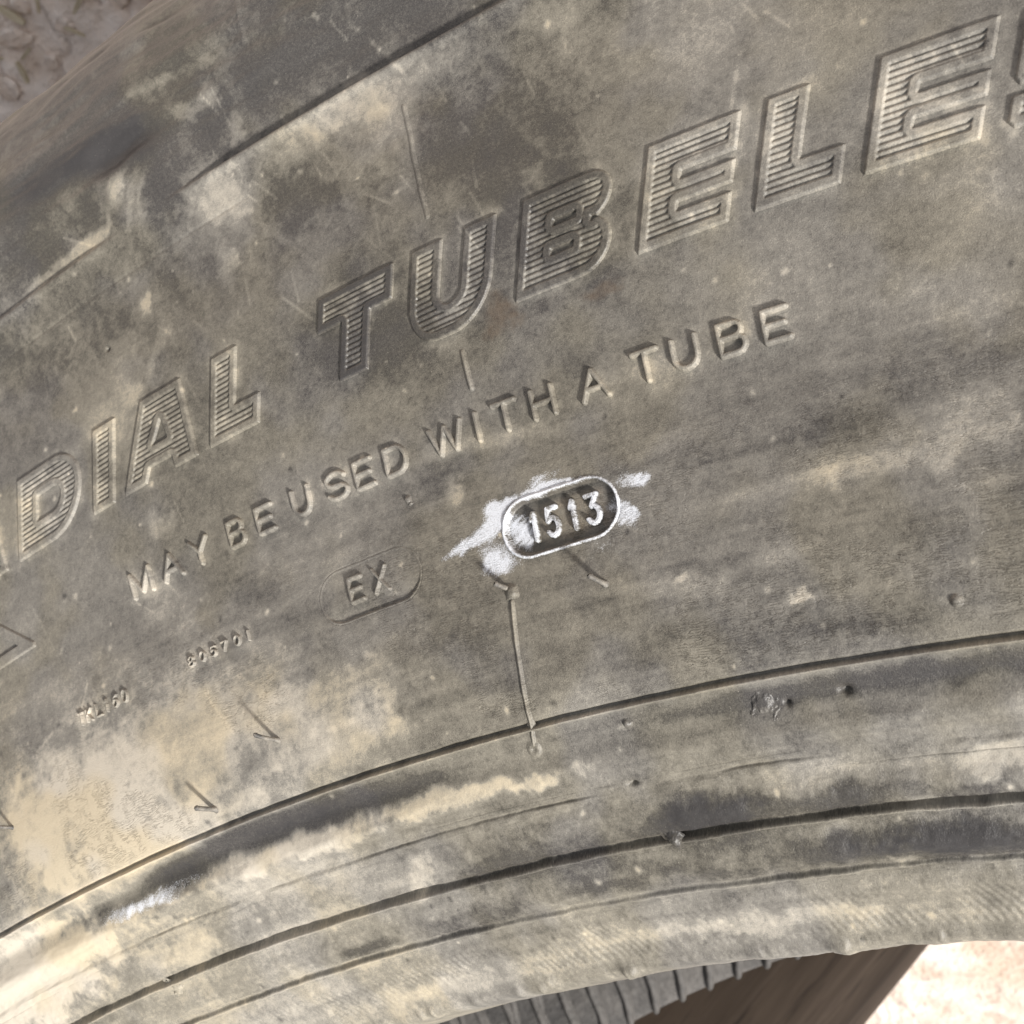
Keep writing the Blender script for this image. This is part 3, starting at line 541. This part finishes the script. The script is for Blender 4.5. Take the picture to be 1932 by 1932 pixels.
# ------------------------------------------------------------------ small raised strokes
def seg_sd(x, y, lines):
    d = np.full(x.shape, 1e9)
    for ln in lines:
        for (ax, ay), (bx, by) in zip(ln[:-1], ln[1:]):
            ex, ey = bx - ax, by - ay
            k = np.clip(((x - ax) * ex + (y - ay) * ey) / (ex * ex + ey * ey + 1e-12), 0, 1)
            d = np.minimum(d, np.hypot(x - ax - k * ex, y - ay - k * ey))
    return d
G = {  # stroke skeletons in a unit box (width 1, height 1)
 'M': [[(0, 0), (0, 1), (.5, .12), (1, 1), (1, 0)]], 'A': [[(0, 0), (.5, 1), (1, 0)], [(.2, .36), (.8, .36)]], 'Y': [[(0, 1), (.5, .48), (1, 1)], [(.5, .48), (.5, 0)]],
 'B': [[(0, 0), (0, 1), (.62, 1)] + arc(.62, .77, .30, .23, 90, -90, 6) + [(0, .54)], [(.62, .54)] + arc(.66, .27, .34, .27, 90, -90, 6) + [(0, 0)]],
 'E': [[(1, 1), (0, 1), (0, 0), (1, 0)], [(0, .52), (.85, .52)]], 'U': [[(0, 1), (0, .38)] + arc(.5, .38, .5, .38, 180, 360, 8) + [(1, 1)]],
 'S': [arc(.5, .74, .46, .26, 20, 270, 9) + arc(.5, .25, .5, .25, 90, -160, 9)], 'D': [[(0, 0), (0, 1), (.5, 1)] + arc(.5, .5, .5, .5, 90, -90, 9) + [(0, 0)]],
 'W': [[(0, 1), (.25, 0), (.5, .95), (.75, 0), (1, 1)]], 'I': [[(.5, 0), (.5, 1)]], 'T': [[(0, 1), (1, 1)], [(.5, 1), (.5, 0)]], 'H': [[(0, 0), (0, 1)], [(1, 0), (1, 1)], [(0, .5), (1, .5)]],
 'X': [[(0, 0), (1, 1)], [(0, 1), (1, 0)]], 'K': [[(0, 0), (0, 1)], [(1, 1), (0, .45)], [(.3, .6), (1, 0)]], 'L': [[(0, 1), (0, 0), (1, 0)]],
 '0': [arc(.5, .5, .5, .5, 0, 360, 16)], '1': [[(.28, .76), (.58, 1), (.58, 0)]], '5': [[(.92, 1), (.22, 1), (.12, .55)] + arc(.46, .32, .5, .32, 135, -150, 10)],
 '3': [[(.05, 1), (.9, 1), (.42, .62)] + arc(.45, .31, .5, .31, 80, -150, 10)], '6': [[(.85, .95), (.3, .7), (.05, .35)] + arc(.5, .3, .45, .3, 180, -180, 14)],
 '7': [[(0, 1), (1, 1), (.35, 0)]], '8': [arc(.5, .75, .4, .25, -90, 270, 12) + arc(.5, .25, .5, .25, 90, -270, 12)]}
def stroke_char(ch, parent, t0, w, r0, hh, sw, hgt, name, tint=None, floor=None, step=0.045, shear=0.0, soft=0.12):
    dg = 180 / math.pi / r0
    lines = [[(x * w + shear * y * hh, y * hh) for x, y in ln] for ln in G[ch]]
    sr = random.random() * 50
    if parent is tyre: PACK.append((t0, t0 + w * dg, r0, r0 + hh, lambda th, r: np.maximum(seg_sd((th - t0) / dg, r - r0, lines) - sw, 0)))
    def hf(th, r):
        u = (th - t0) / dg; v = r - r0
        d = seg_sd(u, v, lines) + 0.035 * fbm(u / 0.4 + sr, v / 0.4, 2)
        return -0.10 + (hgt + 0.10) * sstep(sw + soft * 0.6, sw - soft, d)
    def tn(mk, th, r, h):
        mk = mk.copy(); mk[:, 0] = np.clip(mk[:, 0] + 0.08 * sstep(0.02, hgt, h), -0.25, 1.5); return mk
    p = sw + 0.2
    return patch(name, parent, t0 - p * dg, t0 + (w + max(0, shear * hh) + p) * dg, r0 - p, r0 + hh + p, step, hf, tint or tn, floor=floor)
MAY = [('M', -15.41, .44), ('A', -14.66, .40), ('Y', -13.99, .37), ('B', -13.11, .30), ('E', -12.49, .31), ('U', -11.72, .32), ('S', -11.03, .38), ('E', -10.45, .31), ('D', -9.86, .36), ('W', -9.02, .56),
       ('I', -8.24, .10), ('T', -7.88, .36), ('H', -7.24, .33), ('A', -6.45, .39), ('T', -5.62, .36), ('U', -5.03, .34), ('B', -4.36, .34), ('E', -3.74, .32)]
for ch, t0, w in MAY:
    stroke_char(ch, tyre, t0, w * math.pi / 180 * 235, 234.98, 1.72, 0.185, 0.28, 'raised_letter')
for i, (ch, t0) in enumerate(zip('805701', (-14.53, -14.27, -14.02, -13.77, -13.48, -13.20))):
    stroke_char(ch, tyre, t0, 0.45 if ch != '1' else 0.2, 228.45, 0.64, 0.085, 0.24, 'raised_digit', step=0.03, soft=0.06)
for i, (ch, t0) in enumerate(zip('TKL160', (-17.30, -17.10, -16.85, -16.65, -16.42, -16.18))):
    stroke_char(ch, tyre, t0, 0.48, 228.30, 0.88, 0.085, 0.22, 'raised_digit' if ch in '160' else 'raised_letter', step=0.032, soft=0.06)

# triangle mark at the left
def tri_h(th, r):
    u = (th + 18.0) * math.pi / 180 * 236; v = r - 235.65
    d = poly_sd(u, v, [[(0.15, 0.05), (0.15, 0.45), (-4.6, 5.0), (-9.2, 0.45), (-9.2, 0.0)]])
    return -0.10 + 0.28 * sstep(-0.06, 0.10, d) - 0.26 * sstep(0.80, 0.94, d)
patch('raised_triangle', tyre, -20.4, -17.85, 235.2, 241.1, 0.06, tri_h)

# ------------------------------------------------------------------ oval mould plugs
def date_floor(th, r):
    d = oval(th, r, *DATE); s = th * 4.01
    rim = 0.10 * np.exp(-((d - 0.02) / 0.10) ** 2) * (1 + 0.9 * fbm(s / 0.35, r / 0.35, 2))
    return relief(th, r) + rim - 0.34 * sstep(0.06, 0.28, d) + 0.03 * fbm(s / 0.5, r / 0.5, 3) * sstep(0.1, 0.3, d)
def date_h(th, r):
    return np.where(oval(th, r, *DATE) > -0.16, 0.004, -0.2) - 0.05 * sstep(-0.04, -0.16, oval(th, r, *DATE))
def date_tint(mk, th, r, h):
    mk = mk.copy(); d = oval(th, r, *DATE); s = th * 4.01; n = fbm(s / 0.4, r / 0.4, 3)
    rim = np.exp(-((d - 0.0) / 0.11) ** 2)
    inside = sstep(0.12, 0.3, d)
    mk[:, 1] = np.clip(mk[:, 1] + rim * np.clip(0.85 + 1.0 * n, 0, 1), 0, 1)
    near = sstep(1.45, 0.9, np.abs(r - 228.75)) * sstep(-7.6, -7.4, th) * sstep(-6.35, -6.55, th)
    mk[:, 0] = np.where(d > 0.12, np.clip(0.02 + near * 0.40 + 0.4 * n, 0, 1), mk[:, 0])
    mk[:, 2] = np.clip(mk[:, 2] + inside * near * np.clip(0.45 + n, 0, 1), 0, 1)
    mk[:, 3] = np.where(d > 0.12, np.clip(0.42 - near * 0.5 + 0.6 * n, 0, 1), mk[:, 3]); return mk
date = patch('date_code_plug', tyre, DATE[0][0] - 1.03, DATE[0][0] + 1.03, DATE[0][1] - 2.1, DATE[0][1] + 2.1, 0.045, date_h, date_tint, floor=date_floor)
date['label'] = 'sunken oval with raised date digits, smeared with white chalk'
def digit_tint(mk, th, r, h):
    mk = mk.copy(); n = fbm(th * 4.01 / 0.35, r / 0.35, 3); n2 = fbm(th * 4.01 / 0.9 + 5, r / 0.9, 2)
    mk[:, 1] = np.clip(sstep(0.02, 0.22, h) * (0.85 + 1.1 * n + 0.5 * n2), 0, 1); mk[:, 0] = np.clip(mk[:, 0] * 0.5, 0, 1); mk[:, 2] *= 0.3; mk[:, 3] = 0.15; return mk
for ch, t0, w in (('1', -7.70, .56), ('5', -7.42, .74), ('1', -7.055, .56), ('3', -6.76, .78)):
    stroke_char(ch, date, t0, w, 227.92, 1.64, 0.19, 0.34, 'raised_digit', digit_tint, date_floor, step=0.032, soft=0.10)
def ex_floor(th, r):
    d = oval(th, r, *EXPO); v = (r - EXPO[0][1])
    return relief(th, r) + 0.026 * np.exp(-((d - 0.02) / 0.05) ** 2) - sstep(0.03, 0.12, d) * (0.008 + 0.13 * sstep(-0.3, -1.6, v)) 
def ex_h(th, r):
    return np.where(oval(th, r, *EXPO) > -0.16, 0.004, -0.2) - 0.03 * sstep(-0.06, -0.14, oval(th, r, *EXPO))
ex = patch('export_mark_plug', tyre, EXPO[0][0] - 1.06, EXPO[0][0] + 1.06, EXPO[0][1] - 2.0, EXPO[0][1] + 2.0, 0.05, ex_h, None, floor=ex_floor)
stroke_char('E', ex, -11.00, .92, 228.05, 1.52, 0.17, 0.26, 'raised_letter', None, ex_floor, step=0.036)
stroke_char('X', ex, -10.54, 1.02, 228.05, 1.55, 0.15, 0.24, 'raised_letter', None, ex_floor, step=0.036)

build_sidewall()

# ------------------------------------------------------------------ rubber hairs left by the mould vents
def tube(pts, rad, n=8):
    V = []; F = []; pts = [Vector(p) for p in pts]
    for i, p in enumerate(pts):
        d = (pts[min(i + 1, len(pts) - 1)] - pts[max(i - 1, 0)]).normalized()
        a = d.orthogonal().normalized(); b = d.cross(a)
        for j in range(n):
            q = 2 * math.pi * j / n; V.append(p + (a * math.cos(q) + b * math.sin(q)) * rad[i])
        if i:
            for j in range(n): F.append((n * (i - 1) + j, n * (i - 1) + (j + 1) % n, n * i + (j + 1) % n, n * i + j))
    return V, F
HAIR = plain_rubber('vent_hair_rubber', (0.05, 0.048, 0.046), (0.22, 0.20, 0.17), 900, 0.6, 0.00003)
def spew(t0, r0, height, lean, curl, rad):
    base = surf(np.array([t0]), np.array([r0]), relief(np.array([t0]), np.array([r0])))[0]
    P = []; R = []
    for i in range(11):
        f = i / 10; hgt = (height + 0.35) * (1 - (1 - f) ** 1.3) - 0.35
        off = Vector((lean[0] * f + curl[0] * f * f, lean[1] * f + curl[1] * f * f, hgt)) * K
        P.append(Vector(base) + off)
        R.append(rad * K * (1.9 if i < 2 else 1.25 if i < 3 else 1.0 if i < 9 else 1.2 if i == 9 else 0.55))
    V, F = tube(P, R)
    link('vent_spew', mesh_from('vent_spew', [tuple(v) for v in V], F, HAIR), tyre)
spew(*SPEW[0], 1.65, (-0.5, 0.2), (-0.15, 0.25), 0.14)
spew(*SPEW[1], 1.45, (-0.35, 0.1), (-0.15, 0.1), 0.16)
spew(*SPEW[2], 1.30, (-0.35, 0.35), (-0.1, 0.1), 0.16)
spew(*SPEW[3], 1.00, (-0.55, 0.30), (0.1, 0.0), 0.16)
spew(*SPEW[4], 1.15, (-0.4, 0.2), (-0.2, 0.0), 0.13)

# ------------------------------------------------------------------ ground behind and below the tyre
def soil_material():
    m, nt, b, N, lk = nodes('pale_dry_soil')
    tc = N('TexCoord'); P = tc.outputs['Object']
    n1 = noise(N, lk, P, 9, 5, 0.6); n2 = noise(N, lk, P, 60, 5, 0.65); n3 = noise(N, lk, P, 420, 3, 0.6)
    f = maprange(N, lk, mathn(N, lk, 'ADD', n1, mathn(N, lk, 'MULTIPLY', mathn(N, lk, 'SUBTRACT', n2, 0.5), 0.9)), 0.30, 0.72)
    c = mixc(N, lk, f, (0.54, 0.415, 0.33), (0.82, 0.735, 0.68))
    c = mixc(N, lk, maprange(N, lk, n3, 0.62, 0.72, 0, 0.5), c, (0.20, 0.15, 0.115))
    lk(c, b.inputs['Base Color']); b.inputs['Roughness'].default_value = 0.95
    bp = N('Bump'); bp.inputs['Distance'].default_value = 0.004; lk(mathn(N, lk, 'ADD', n2, mathn(N, lk, 'MULTIPLY', n3, 0.3)), bp.inputs['Height']); lk(bp.outputs[0], b.inputs['Normal'])
    return m
SOIL = soil_material()
def ground_z(x, y):
    return 0.006 * fbm(x * 12, y * 12, 4) + 0.005 * fbm(x * 45 + 3, y * 45, 3) + 0.0009 * fbm(x * 230, y * 230 + 9, 3) - 0.0013 * np.exp(-(fbm(x * 70 + 20, y * 70, 3) / 0.03) ** 2) - 0.004
def build_ground():
    a = np.concatenate([np.linspace(-4, -0.9, 16)[:-1], np.linspace(-0.9, 0.9, 361), np.linspace(0.9, 4, 16)[1:]])
    ax = np.unique(np.concatenate([a, np.linspace(-0.27, -0.12, 170)])); ay = np.unique(np.concatenate([a, np.linspace(0.14, 0.25, 120)]))
    X, Y = np.meshgrid(ax, ay); x, y = X.ravel(), Y.ravel()
    me = mesh_from('ground', np.stack([x, y, ground_z(x, y)], -1), grid_faces(len(ay), len(ax)), SOIL)
    o = link('ground', me); o['kind'] = 'structure'
build_ground()

# ------------------------------------------------------------------ weathered pole leaning on the ground behind the tyre
def wood_material(name, c0, c1, c2, sc):
    m, nt, b, N, lk = nodes(name)
    po = N('Attribute', attribute_name='grain'); P = po.outputs['Vector']
    n1 = noise(N, lk, P, 1.0 * sc, 4, 0.6, 0.3); n2 = noise(N, lk, P, 4.0 * sc, 3, 0.6)
    c = mixc(N, lk, maprange(N, lk, n1, 0.36, 0.62), c0, c1)
    c = mixc(N, lk, maprange(N, lk, n2, 0.58, 0.70, 0, 0.7), c, c2)
    lk(c, b.inputs['Base Color']); b.inputs['Roughness'].default_value = 0.85
    bp = N('Bump'); bp.inputs['Distance'].default_value = 0.0012; lk(n1, bp.inputs['Height']); lk(bp.outputs[0], b.inputs['Normal'])
    return m
WOOD = wood_material('weathered_brown_wood', (0.09, 0.064, 0.044), (0.19, 0.140, 0.10), (0.05, 0.037, 0.03), 1.0)
def build_pole():
    c = M_TYRE @ (Vector((-81.6, 184.7, -210)) * K); d = (M_TYRE.to_3x3() @ Vector((0.69, 0.722, 0))).normalized()
    rad = 30 * K; n = 48; V = []; G_ = []
    a = d.orthogonal().normalized(); b = d.cross(a)
    foot = c + d * 31 * K; ts = np.linspace(0, -0.62, 60)
    for i, t in enumerate(ts):
        for j in range(n):
            q = 2 * math.pi * j / n
            w = rad * (1 + 0.05 * float(fbm(np.array([math.cos(q) * 2.2 + t * 5]), np.array([math.sin(q) * 2.2 + t * 5]), 3)[0]) - 0.10 * (i == 0) + 0.015 * math.sin(5 * q + 3 * t) - 0.12 * abs(t))
            p = d * t + (a * math.cos(q) + b * math.sin(q)) * w; V.append(p); G_.append((t * 9, math.cos(q) * 4, math.sin(q) * 4))
    F = [(n * i + j, n * i + (j + 1) % n, n * (i + 1) + (j + 1) % n, n * (i + 1) + j) for i in range(len(ts) - 1) for j in range(n)]
    V += [Vector((0, 0, 0)) + d * 0.004, d * (ts[-1] - 0.003)]; G_ += [(0, 0, 0), (-5, 0, 0)]; k = len(V)
    F += [(k - 2, (j + 1) % n, j, j) for j in range(n)] + [(k - 1, n * (len(ts) - 1) + j, n * (len(ts) - 1) + (j + 1) % n, n * (len(ts) - 1) + (j + 1) % n) for j in range(n)]
    me = bpy.data.meshes.new('wooden_pole'); me.from_pydata([tuple(v) for v in V], [], [tuple(dict.fromkeys(f)) for f in F]); me.materials.append(WOOD)
    for p in me.polygons: p.use_smooth = True
    g = me.attributes.new('grain', 'FLOAT_VECTOR', 'POINT'); g.data.foreach_set('vector', np.array(G_, np.float32).ravel())
    o = link('wooden_pole', me); o.location = foot
    o['label'] = 'smooth brown wooden pole seen through the hole of the tyre'; o['category'] = 'pole'
build_pole()

# ------------------------------------------------------------------ clods and wood chips on the ground past the shoulder
def lump(name, x, y, size, flat, seed, mat):
    rs = np.random.default_rng(seed); V = []; n, m_ = 16, 10
    ax = rs.uniform(0.7, 1.3, 3)
    for i in range(m_ + 1):
        ph = math.pi * i / m_
        for j in range(n):
            q = 2 * math.pi * j / n; p = np.array([math.sin(ph) * math.cos(q), math.sin(ph) * math.sin(q), math.cos(ph)])
            w = 1 + 0.9 * float(fbm(np.array([p[0] * 1.3 + seed + p[2]]), np.array([p[1] * 1.3 + p[2] * 0.7]), 3)[0])
            V.append(p * ax * w * size * np.array([1, 1, flat]))
    F = [(n * i + j, n * (i + 1) + j, n * (i + 1) + (j + 1) % n, n * i + (j + 1) % n) for i in range(m_) for j in range(n)]
    o = link(name, mesh_from(name, V, F, mat)); o.location = (x, y, float(ground_z(np.array([x]), np.array([y]))[0]) + size * flat * 0.35)
    o.rotation_euler.z = rs.uniform(0, 6); return o
CLODS = ('pale soil clod beside the bright wood chip in the corner', 'largest pale soil clod, in the middle of the corner patch', 'small pale soil clod close to the tyre edge, mid corner', 'pale soil clod lowest down at the left border',
         'small pale soil clod near the top border beside the long sliver', 'small pale soil clod at the left border above the largest clod', 'smallest pale soil clod, touching the tyre edge at left', 'pale soil clod farthest right along the top border')
for i, (x, y, s_) in enumerate(((-0.196, 0.2025, .0030), (-0.2035, 0.1975, .0042), (-0.189, 0.1945, .0026), (-0.2125, 0.1885, .0034), (-0.181, 0.2000, .0024), (-0.2075, 0.2015, .0022), (-0.1985, 0.1895, .0021), (-0.1735, 0.1955, .0030))):
    o = lump('soil_clod', x, y, s_ * 1.0, 0.30, 30 + i, SOIL)
    o['label'] = CLODS[i]; o['category'] = 'clod'; o['group'] = 'soil clods past the shoulder'
STRAW = wood_material('straw_wood', (0.50, 0.40, 0.27), (0.72, 0.63, 0.47), (0.35, 0.25, 0.15), 2.0)
def chip(x, y, ln, wd, th_, rz, rx, label):
    V = []; G_ = []; F = []
    for i in range(7):
        f = i / 6 - 0.5; w = wd * (1 - 0.5 * abs(2 * f) ** 3) * (0.85 + 0.3 * random.random()); b = 0.12 * ln * (f * f)
        for yy, zz in ((-w, -th_), (w, -th_), (w * 0.9, th_), (-w * 0.9, th_)):
            V.append((f * ln, yy / 2, zz / 2 + b)); G_.append((f * 0.8, yy * 900, zz * 900))
        if i:
            for j in range(4): F.append((4 * i - 4 + j, 4 * i - 4 + (j + 1) % 4, 4 * i + (j + 1) % 4, 4 * i + j))
    F += [(3, 2, 1, 0), (24, 25, 26, 27)]
    me = mesh_from('wood_chip', V, F, STRAW, False); g = me.attributes.new('grain', 'FLOAT_VECTOR', 'POINT'); g.data.foreach_set('vector', np.array(G_, np.float32).ravel())
    o = link('wood_chip', me); o.location = (x, y, float(ground_z(np.array([x]), np.array([y]))[0]) + 0.0016); o.rotation_euler = (rx, 0.05, rz)
    o['label'] = label; o['category'] = 'wood chip'; o['group'] = 'wood chips past the shoulder'
chip(-0.1995, 0.2015, .0065, .0018, .0010, 2.2, 0.2, 'bright straw-coloured wood chip nearest the top left corner')
chip(-0.2055, 0.1905, .0050, .0013, .0009, 1.4, -0.2, 'short pale wood chip close above the tyre edge at left')
chip(-0.1790, 0.1985, .0085, .0011, .0008, 0.5, 0.1, 'long thin pale sliver of wood along the top edge')
for i, (x, y, ln, rz, lb) in enumerate(((-0.2105, 0.1960, .0060, 2.7, 'thin straw lying flat at the left border'), (-0.1900, 0.2015, .0045, 1.0, 'tiny straw between the clods near the top'), (-0.1865, 0.1930, .0050, 2.4, 'short straw right against the tyre edge'), (-0.2020, 0.1935, .0040, 0.3, 'tiny straw below the largest clod'))):
    chip(x, y, ln, .0008, .0006, rz, 0.1, lb)
